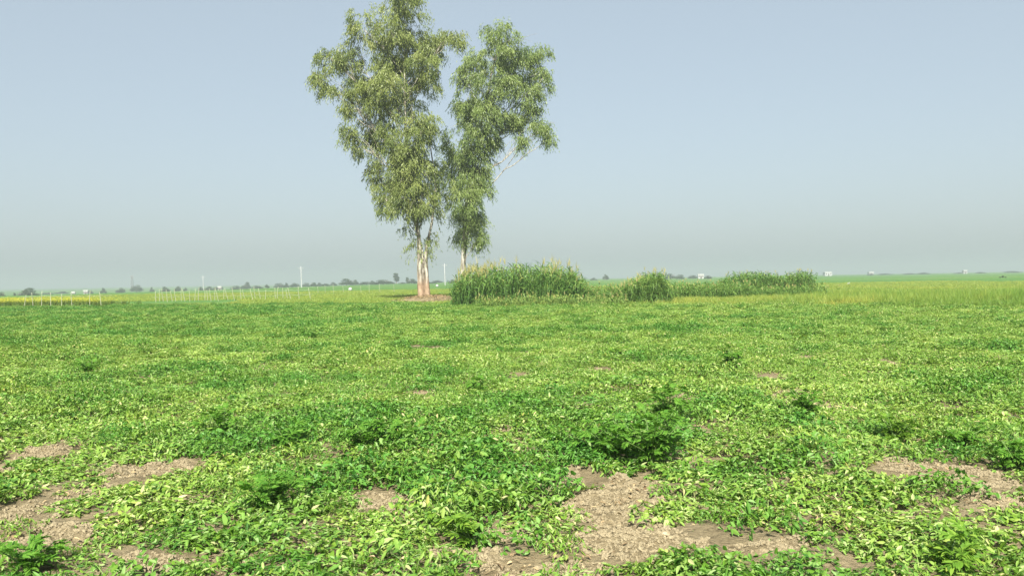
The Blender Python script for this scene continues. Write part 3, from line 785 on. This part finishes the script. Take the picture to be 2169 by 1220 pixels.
FT = [(62,36,608,628,'broad dark far tree at left beside a small white house'),(4,14,615,627,'dark far tree cut by the left picture edge'),
 (30,10,619,627,'very small far bush just left of the white house at far left'),(192,10,613,622,'small far tree behind the left pair of white buildings'),
 (218,12,609,618,'faint small far tree left of the far tree with the low flat crown'),(257,18,607,617,'low flat-topped far tree left of the lattice mast'),
 (289,22,600,615,'dark far tree at the foot of the lattice mast'),(322,9,607,613,'tiny far bush right of the lattice mast'),
 (377,14,603,612,'small dark round far tree between the mast and the leftmost power pole'),(393,8,607,612,'tiny far bush touching the small round tree near the crowded stakes'),
 (425,12,605,611,'small far bush at the foot of the leftmost power pole'),(442,18,606,611,'low far bush right of the leftmost power pole'),
 (522,18,596,609,'single dark far tree above the middle of the crowded stakes'),(565,9,600,609,'tiny flat far tree left of the tree cluster by the pale pole'),
 (592,20,597,607,'leftmost tree of the far cluster left of the pale pole'),(606,11,598,607,'second tree of the far cluster left of the pale pole'),
 (625,18,597,607,'far tree just left of the second pale pole'),(648,14,597,607,'far tree just right of the second pale pole'),
 (664,14,596,606,'middle far tree of the three right of the second pale pole'),(678,14,598,606,'last far tree of the three right of the second pale pole'),
 (706,14,597,605,'small far tree standing left of the wide far tree'),(734,30,589,605,'wide far tree above the white bundle'),
 (752,14,590,604,'narrow far tree touching the wide far tree above the white bundle'),(776,26,595,604,'low far bush row start right of the white bundle'),
 (790,14,594,604,'low round far tree left of the grey domed tree'),(812,32,590,603,'grey domed far tree left of the pointed far tree'),
 (500,20,603,609,'low far bush just left of the single dark far tree'),(545,22,603,609,'low far bush just right of the single dark far tree'),(690,16,600,606,'low far bush between the pole trees and the wide far tree'),(826,20,595,603,'low far bush touching the right side of the domed far tree'),(852,14,597,602,'low far bush right of the pointed far tree'),(905,30,596,602,'low far bushes behind the foot of the tallest trunk'),(350,18,606,613,'low far bush between the mast and the small round far tree'),(460,20,606,611,'low far bush just behind the small white house by the leftmost pole'),(130,26,617,625,'low grey far bush right of the broad dark far tree'),(100,20,619,627,'low grey far bush between the broad dark tree and the white houses'),
 (872,22,588,602,'far tree half hidden behind the left side of the tallest trunk'),
 (925,20,592,602,'far tree just right of the tallest trunk'),(960,18,590,601,'far tree behind the left end of the fodder grass stand'),
 (1258,14,588,598,'small far bush between fodder stand and reed clump'),(1283,12,580,596,'thin far tree left of the reed clump'),
 (1420,22,577,592,'far tree just right of the reed clump'),(1440,16,579,592,'grey far tree second right of the reed clump'),
 (1468,18,581,591,'far tree left of the white house behind the maize'),(1500,14,582,590,'far tree right of the white house behind the maize'),
 (1845,12,579,584,'tiny far bush beside the middle white house on the right horizon'),(1875,26,579,584,'long low far trees right of the middle white house'),
 (1925,24,578,583,'first low far tree of the hazy row on the right horizon'),(1955,26,577,583,'last low far tree of the hazy row on the right horizon'),
 (2030,16,577,581,'low far tree just left of the rightmost white house'),(2075,22,576,581,'low far tree right of the rightmost white house'),
 (2145,30,573,580,'low far tree near the right picture edge')]
for px, w, top, bot, lb in FT:
    far_tree(px, w, top, bot, lb, Yd=(300 if px < 100 else None) if px < 1700 else 760)
far_tree(840, 15, 578, 602, 'tall pointed far tree left of the tallest trunk', 'tall')
far_tree(863, 7, 587, 602, 'slender upright far tree close left of the tallest trunk', 'tall')
for px, w in ((2118, 4), (2124, 5), (2130, 4)):
    far_tree(px, w, 586 if px != 2124 else 584, 594, 'one of three small dark upright bushes in the green field at right', 'tall', 200)

# ------------------------------------------------------------------ far white houses and small white things
white = plain('whitewash', (.36, .37, .36), .8, .06, 1.5); rooff = plain('roof_slab', (.55, .54, .5), .8, .1, 1); dark = plain('door_wood', (.10, .085, .07)); 
def house(px, w, h, Yd, label, two=False):
    s = Yd/FPX; p = at_depth(px, horizon(px), Yd)[0]; z = float(gheight(p[0], p[1])); ww, hh = w*s, h*s
    root = empty('farm_house', (p[0], p[1], z), label=label, category='house', group='small white houses on the horizon'); root.rotation_euler = (0, 0, rng.uniform(-.25, .25))
    V, F = box(-ww/2, ww/2, 0, ww*.8, -.3, hh*.93); link('wall', mk_mesh('wall', V, F, [white]), root)
    V, F = box(-ww/2-.2, ww/2+.2, -.2, ww*.8+.2, hh*.93+.002, hh); r_ = link('roof', mk_mesh('roof', V, F, [rooff]), root)
    V, F = box(-ww/2-.15, ww/2+.15, -.15, .0, hh+.002, hh+.35); link('parapet', mk_mesh('parapet', V, F, [white]), r_)
    V, F = box(-.5, .5, -.06, -.003, 0, min(2.1, hh*.7)); link('door', mk_mesh('door', V, F, [dark]), root)
    for q in (-.32, .32):
        V, F = box(q*ww-.4, q*ww+.4, -.05, -.003, hh*.4, hh*.4+min(1, hh*.3)); link('window', mk_mesh('window', V, F, [dark]), root)
house(44, 8, 9, 340, 'small white house left of the broad dark far tree'); house(155, 6, 8, 420, 'left of the two small white houses near the left edge')
house(181, 9, 9, 470, 'right of the two small white houses near the left edge'); house(465, 8, 8, 420, 'small white house right of the leftmost power pole')
house(1485, 12, 9, 560, 'small white house seen over the pale maize'); house(1755, 15, 8, 760, 'pale house at the left end of the right horizon')
house(1846, 10, 7, 760, 'middle white house on the right horizon'); house(2045, 8, 7, 760, 'rightmost white house on the right horizon')
def bundle(px, py, d_px, label):
    Yd = CAM_H*FPX/(py-horizon(px)); p = at_depth(px, py, Yd)[0]; s = Yd/FPX*d_px/2
    r = np.random.default_rng(int(px)); u = np.linspace(.02, math.pi-.02, 9); v = np.linspace(0, 6.283, 13)[:-1]
    rr = 1+.12*(r.random((9, 12))-.5)
    V = np.stack([rr*np.sin(u)[:, None]*np.cos(v), rr*np.sin(u)[:, None]*np.sin(v), 1+rr*np.cos(u)[:, None]*np.ones(12)], -1).reshape(-1, 3)*s*np.array([1, 1, .95])
    V = np.vstack([V, [[.1*s, 0, 2.15*s]]]); i = np.arange(8)[:, None]*12; j = np.arange(12)[None]; j2 = (j+1) % 12
    F = [np.stack([i+j, i+12+j, i+12+j2, i+j2], -1).reshape(-1, 4), np.stack([j[0], j2[0], np.full(12, 108)], -1)]
    o = link('bundle', mk_mesh('bundle', V, F, [white], True), None, label=label, category='bundle'); o.location = (p[0], p[1], float(gheight(p[0], p[1])))
bundle(742, 617, 8, 'round white bundle lying in the green field among the far stakes')
bundle(926, 608, 6, 'small white bundle seen just right of the tallest trunk')
def egret(px, py):
    Yd = CAM_H*FPX/(py-horizon(px)); p = at_depth(px, py, Yd)[0]; r = np.random.default_rng(3)
    root = empty('egret', (p[0], p[1], float(gheight(p[0], p[1]))), label='small white bird standing in the bright green field at right', category='bird')
    V, F = tube([(-.34, 0, .42), (-.2, 0, .48), (0, 0, .52), (.18, 0, .56), (.28, 0, .68), (.26, 0, .82), (.31, 0, .92), (.37, 0, .92), (.5, 0, .9)], [.01, .08, .13, .09, .04, .03, .035, .03, .006], 8); root.scale = (.6, .6, .45)
    link('body', mk_mesh('body', V, F, [white], True), root)
    for sy_ in (-.05, .05):
        V, F = tube([(0, sy_, -.02), (.02, sy_, .2), (0, sy_, .46)], [.012, .012, .02], 5); link('leg', mk_mesh('leg', V, F, [dark], True), root)
egret(1797, 604)

# ------------------------------------------------------------------ upright weed plants in the crop
weed_m = leaf_mat('weed_leaf', [(0, (.045, .14, .016)), (.5, (.09, .225, .025)), (.9, (.15, .29, .04)), (1, (.20, .31, .055))], trans=.45, rough=.6, spec=.2)
stem_m = plain('weed_stem', (.12, .2, .05), .6)
def pinnate(seed, L=.26, n=8):
    """one feather-shaped leaf along +x, arching"""
    r = np.random.default_rng(seed); p = Parts()
    t = np.linspace(0, 1, 7); P_ = np.stack([L*t, 0*t, L*(.35*t-.55*t*t)], 1)
    V, F = tube(P_, np.linspace(.0028, .001, 7), 4); p.add(V, F, .8)
    u = np.repeat(np.linspace(.22, .97, n), 2); sd = np.tile([1, -1], n)
    c = np.stack([L*u, 0*u, L*(.35*u-.55*u*u)], 1)
    d = np.stack([.75+.2*r.random(2*n), sd*(1.0-.55*u), r.normal(.05, .2, 2*n)], 1)
    LL = L*.42*np.sin(np.clip(u*2.4+.35, 0, 3.0))**.8*r.uniform(.85, 1.15, 2*n)+.02
    V, F, q = leaves(c, d, np.tile([[0, 0, 1.]], (2*n, 1))+r.normal(0, .25, (2*n, 3)), LL, LL*.17, r.uniform(.1, .4, 2*n), 'ovate', .25)
    p.add(V, F, np.repeat(np.clip(r.normal(.5, .2, 2*n), 0, 1), q)); return p.mesh('leaf', [weed_m])
weed_pale = leaf_mat('weed_leaf_bright', [(0, (.06, .15, .016)), (.5, (.12, .245, .026)), (.9, (.19, .31, .04)), (1, (.25, .33, .055))], trans=.45, rough=.6, spec=.2)
PIN = [pinnate(i) for i in range(6)]; PIN2 = []
for q in PIN:
    c = q.copy(); c.materials[0] = weed_pale; PIN2.append(c)
def weed(px, py, h, spread, nl, label, seed, s=1.0):
    bright = 'dark' not in label
    r = np.random.default_rng(seed); p = ground_at(px, py)[0]; z = float(gheight(p[0], p[1]))
    root = empty('weed_plant', (p[0], p[1], z), label=label, category='weed', group='upright weeds among the crop')
    nl = int(nl*1.7); ns = max(2, nl//7); tips = []
    for k in range(ns):
        a = r.random()*6.283; q0 = spread*r.uniform(.3, 1.1); e = np.array([q0*math.cos(a), q0*math.sin(a), h*r.uniform(.45, 1)])
        P_ = bez(np.array([0, 0, -.03]), np.array([0, 0, .3*h]), e*np.array([.6, .6, .7]), e, 8)
        V, F = tube(P_, np.linspace(.006, .0025, 8), 5); link('stem', mk_mesh('stem', V, F, [stem_m], True), root); tips.append(P_)
    for k in range(nl):
        P_ = tips[k % ns]; q = P_[r.integers(2, 8)]
        o = link('leaf', (PIN2 if bright else PIN)[r.integers(0, 6)], root); o.location = q
        o.rotation_euler = (r.normal(0, .25), -r.uniform(-.2, .75), r.random()*6.283); o.scale = (s*r.uniform(.3, .52),)*3
for i, (x, y, h, sp, nl, lb) in enumerate([
 (1380,1000,.52,.36,110,'largest leafy dark green weed, rising behind the biggest bare soil patch'),
 (1290,985,.34,.34,64,'spreading dark green weed left of the largest weed'),
 (1410,905,.4,.34,60,'dark green weed just behind the largest weed'),
 (1185,960,.24,.2,24,'low dark weed two plants left of the largest weed'),
 (1555,785,.4,.2,40,'small dark upright weed standing alone in the right middle of the field'),
 (1705,895,.34,.28,44,'wide dark green weed right of the largest weed'),
 (1895,950,.32,.2,30,'bright feathery weed just above the right bare soil patch'),
 (2030,950,.20,.26,26,'low dark weed at the far side of the right bare soil patch'),
 (1010,828,.24,.18,22,'small dark weed in the middle of the field'),
 (470,925,.28,.26,34,'dark green weed in the left middle with bare specks to its right'),
 (860,945,.26,.30,36,'wide dark weed clump left of the centre foreground'),
 (770,950,.24,.24,26,'dark weed beside the wide clump left of the centre foreground'),
 (2155,1010,.26,.2,26,'dark weed cut by the right picture edge'),
 (1000,1165,.20,.16,22,'bright green weed at the left rim of the front bare soil'),
 (190,790,.30,.24,24,'dark weed at the left, far part of the field'),
 (560,1080,.26,.26,32,'dark green weed at lower left between the left soil patches'),
 (610,960,.24,.24,26,'green weed in the left foreground right of the dark one'),
 (2010,1215,.2,.2,20,'weed at the bottom edge below the right soil patch'),
 (1300,760,.22,.2,18,'small far weed straight behind the largest weed'),
 (60,1215,.22,.2,22,'dark weed in the bottom left corner')]):
    weed(x, y, h, sp, nl, lb, 300+i, 1.0 if y > 850 else 1.1)

# ------------------------------------------------------------------ clods and stones on the bare soil
clod_m = plain('earth_clod', (.24, .20, .12), .95, .45, 3); pale_m = plain('pale_stone', (.42, .35, .22), .9, .15, 30)
def clod_mesh(seed, mt):
    r = np.random.default_rng(seed); u = np.linspace(.12, math.pi-.12, 6); v = np.linspace(0, 6.283, 9)[:-1]
    rr = 1+.8*(r.random((6, 8))-.5)
    V = np.stack([rr*np.sin(u)[:, None]*np.cos(v), rr*np.sin(u)[:, None]*np.sin(v)*.75, rr*np.cos(u)[:, None]*.5*np.ones(8)], -1).reshape(-1, 3)
    i = np.arange(5)[:, None]*8; j = np.arange(8)[None]; j2 = (j+1) % 8
    F = [np.stack([i+j, i+8+j, i+8+j2, i+j2], -1).reshape(-1, 4), np.array([list(range(8))]), np.array([list(range(47, 39, -1))])]
    return mk_mesh('clod', V, F, [mt])
CL = [clod_mesh(i, clod_m) for i in range(6)]; PL = [clod_mesh(20+i, pale_m) for i in range(2)]
REG = [(1290,1080,115,42,26,'dry earth clod on the biggest bare soil patch'),(1350,1165,150,40,34,'dry earth clod on the bare soil at the bottom, right of centre'),
       (1100,1142,85,24,14,'dry earth clod on the front bare soil beside the leaf tufts'),(2040,1030,110,30,22,'dry earth clod on the right bare soil patch'),
       (300,1000,75,18,12,'dry earth clod on the long left bare soil patch'),(60,1110,90,40,22,'dry earth clod on the bare soil at the left edge'),
       (1640,1165,60,14,10,'dry earth clod on the small bare patch at lower right'),(330,1198,80,18,12,'dry earth clod on the bare soil at the bottom left'),
       (815,1060,55,16,10,'dry earth clod on the small bare patch left of centre'),(960,1205,90,18,12,'dry earth clod on the bare soil at the bottom centre')]
for cx_, cy_, w, h, n, lb in REG:
    for k in range(n):
        a = rng.random()*6.283; q = math.sqrt(rng.random())
        p = ground_at(cx_+w*q*math.cos(a), min(1230, cy_+h*q*math.sin(a)))[0]
        o = link('earth_clod', CL[rng.integers(0, 6)], None, label=lb, category='clod', group=lb.replace('dry earth clod', 'clods'))
        s = .011+.020*rng.random()**2.5
        o.location = (p[0], p[1], float(gfine(p[0], p[1])[0])+s*.3); o.scale = (s, s, s*rng.uniform(.7, 1.2)); o.rotation_euler = (rng.normal(0, .3), rng.normal(0, .3), rng.random()*6.28)
for x, y, s, lb in [(1019,1140,.022,'pale yellow stone at the left rim of the front bare soil'),(1034,1136,.018,'second pale stone beside the yellow stone on the front bare soil'),
                    (1408,1162,.026,'pale flat stone on the bare soil at the bottom right of centre'),(402,1064,.02,'pale stone on the small left bare patch')]:
    p = ground_at(x, y)[0]; o = link('stone', PL[int(x) % 2], None, label=lb, category='stone')
    o.location = (p[0], p[1], float(gfine(p[0], p[1])[0])+s*.3); o.scale = (s, s, s)

cxs, cys = poisson(0, 3600, -7.5, 7.5, 3.8, 12.5)
ks = (soil(cxs, cys) > .08) & (rng.random(len(cxs)) < .8) & (np.abs(cxs) < 1+cys*.66); cxs, cys = cxs[ks], cys[ks]; n = len(cxs)
crumb = .004+.011*rng.random(n)**2.6+.014*(rng.random(n) < .03)*rng.random(n)
scatter('soil_crumbs', CL, np.stack([cxs, cys, gfine(cxs, cys)+crumb*.25], 1), np.stack([rng.normal(0, .3, n), rng.normal(0, .3, n), rng.random(n)*6.28], 1), np.stack([crumb, crumb, crumb*1.5], 1), np.full(n, .5),
        'loose crumbs of dry earth strewn over the bare soil patches')

litter_m = leaf_mat('dry_litter', [(0, (.12, .085, .045)), (.5, (.26, .20, .105)), (1, (.38, .31, .17))], trans=.1, rough=.8, spec=.1)
def litter():
    n = 26; c = np.stack([rng.normal(0, .12, n), rng.normal(0, .12, n), rng.uniform(.004, .03, n)], 1); a = rng.random(n)*6.28; p = Parts()
    d = np.stack([np.cos(a), np.sin(a), rng.normal(0, .15, n)], 1)
    V, F, q = leaves(c[:16], d[:16], np.tile([[0, 0, 1.]], (16, 1)), rng.uniform(.03, .13, 16), .0022, .05, 'blade'); p.add(V, F, np.repeat(rng.random(16), q))
    V, F, q = leaves(c[16:], d[16:], np.tile([[0, 0, 1.]], (10, 1))+rng.normal(0, .4, (10, 3)), rng.uniform(.03, .06, 10), .009, .3, 'ovate', .6); p.add(V, F, np.repeat(rng.random(10), q))
    return p.mesh('litter', [litter_m])
lx, ly = poisson(0, 9, -8, 8, 3.8, 14)
kl = (soil(lx, ly) > .02) | (rng.random(len(lx)) < .1); lx, ly = lx[kl], ly[kl]
mxl = mc[0]+rng.normal(0, 1.6, 120); myl = mc[1]+rng.normal(-.6, 1.3, 120)
lx = np.concatenate([lx, mxl]); ly = np.concatenate([ly, myl]); n = len(lx)
lz = np.concatenate([gfine(lx[:-120], ly[:-120])+.004, relief(mxl, myl)+.42*np.clip(1-((mxl-mc[0]+.4)/3.6)**2-((myl-mc[1])/3.0)**2, 0, 1)**1.2])
scatter('dry_litter', [litter() for k in range(4)], np.stack([lx, ly, lz], 1), np.stack([np.zeros(n), np.zeros(n), rng.random(n)*6.28], 1),
        np.concatenate([rng.uniform(.7, 1.2, n-120), rng.uniform(2, 4, 120)]), np.full(n, .5), 'dry straw and fallen leaves lying on the bare soil')

# ------------------------------------------------------------------ haze
V, F = box(-4200, 4200, -120, 4200, -5, 30)
hz = bpy.data.materials.new('haze_air'); hz.use_nodes = True; nt = hz.node_tree; nt.nodes.clear()
pv = N(nt, 'ShaderNodeVolumePrincipled'); pv.inputs['Color'].default_value = (.395, .44, .485, 1)
pv.inputs['Density'].default_value = .0009; pv.inputs['Anisotropy'].default_value = 0.0
ho = N(nt, 'ShaderNodeOutputMaterial'); nt.links.new(pv.outputs[0], ho.inputs['Volume'])
link('haze', mk_mesh('haze', V, F, [hz]), kind='stuff', label='pale blue-grey haze lying over the fields')
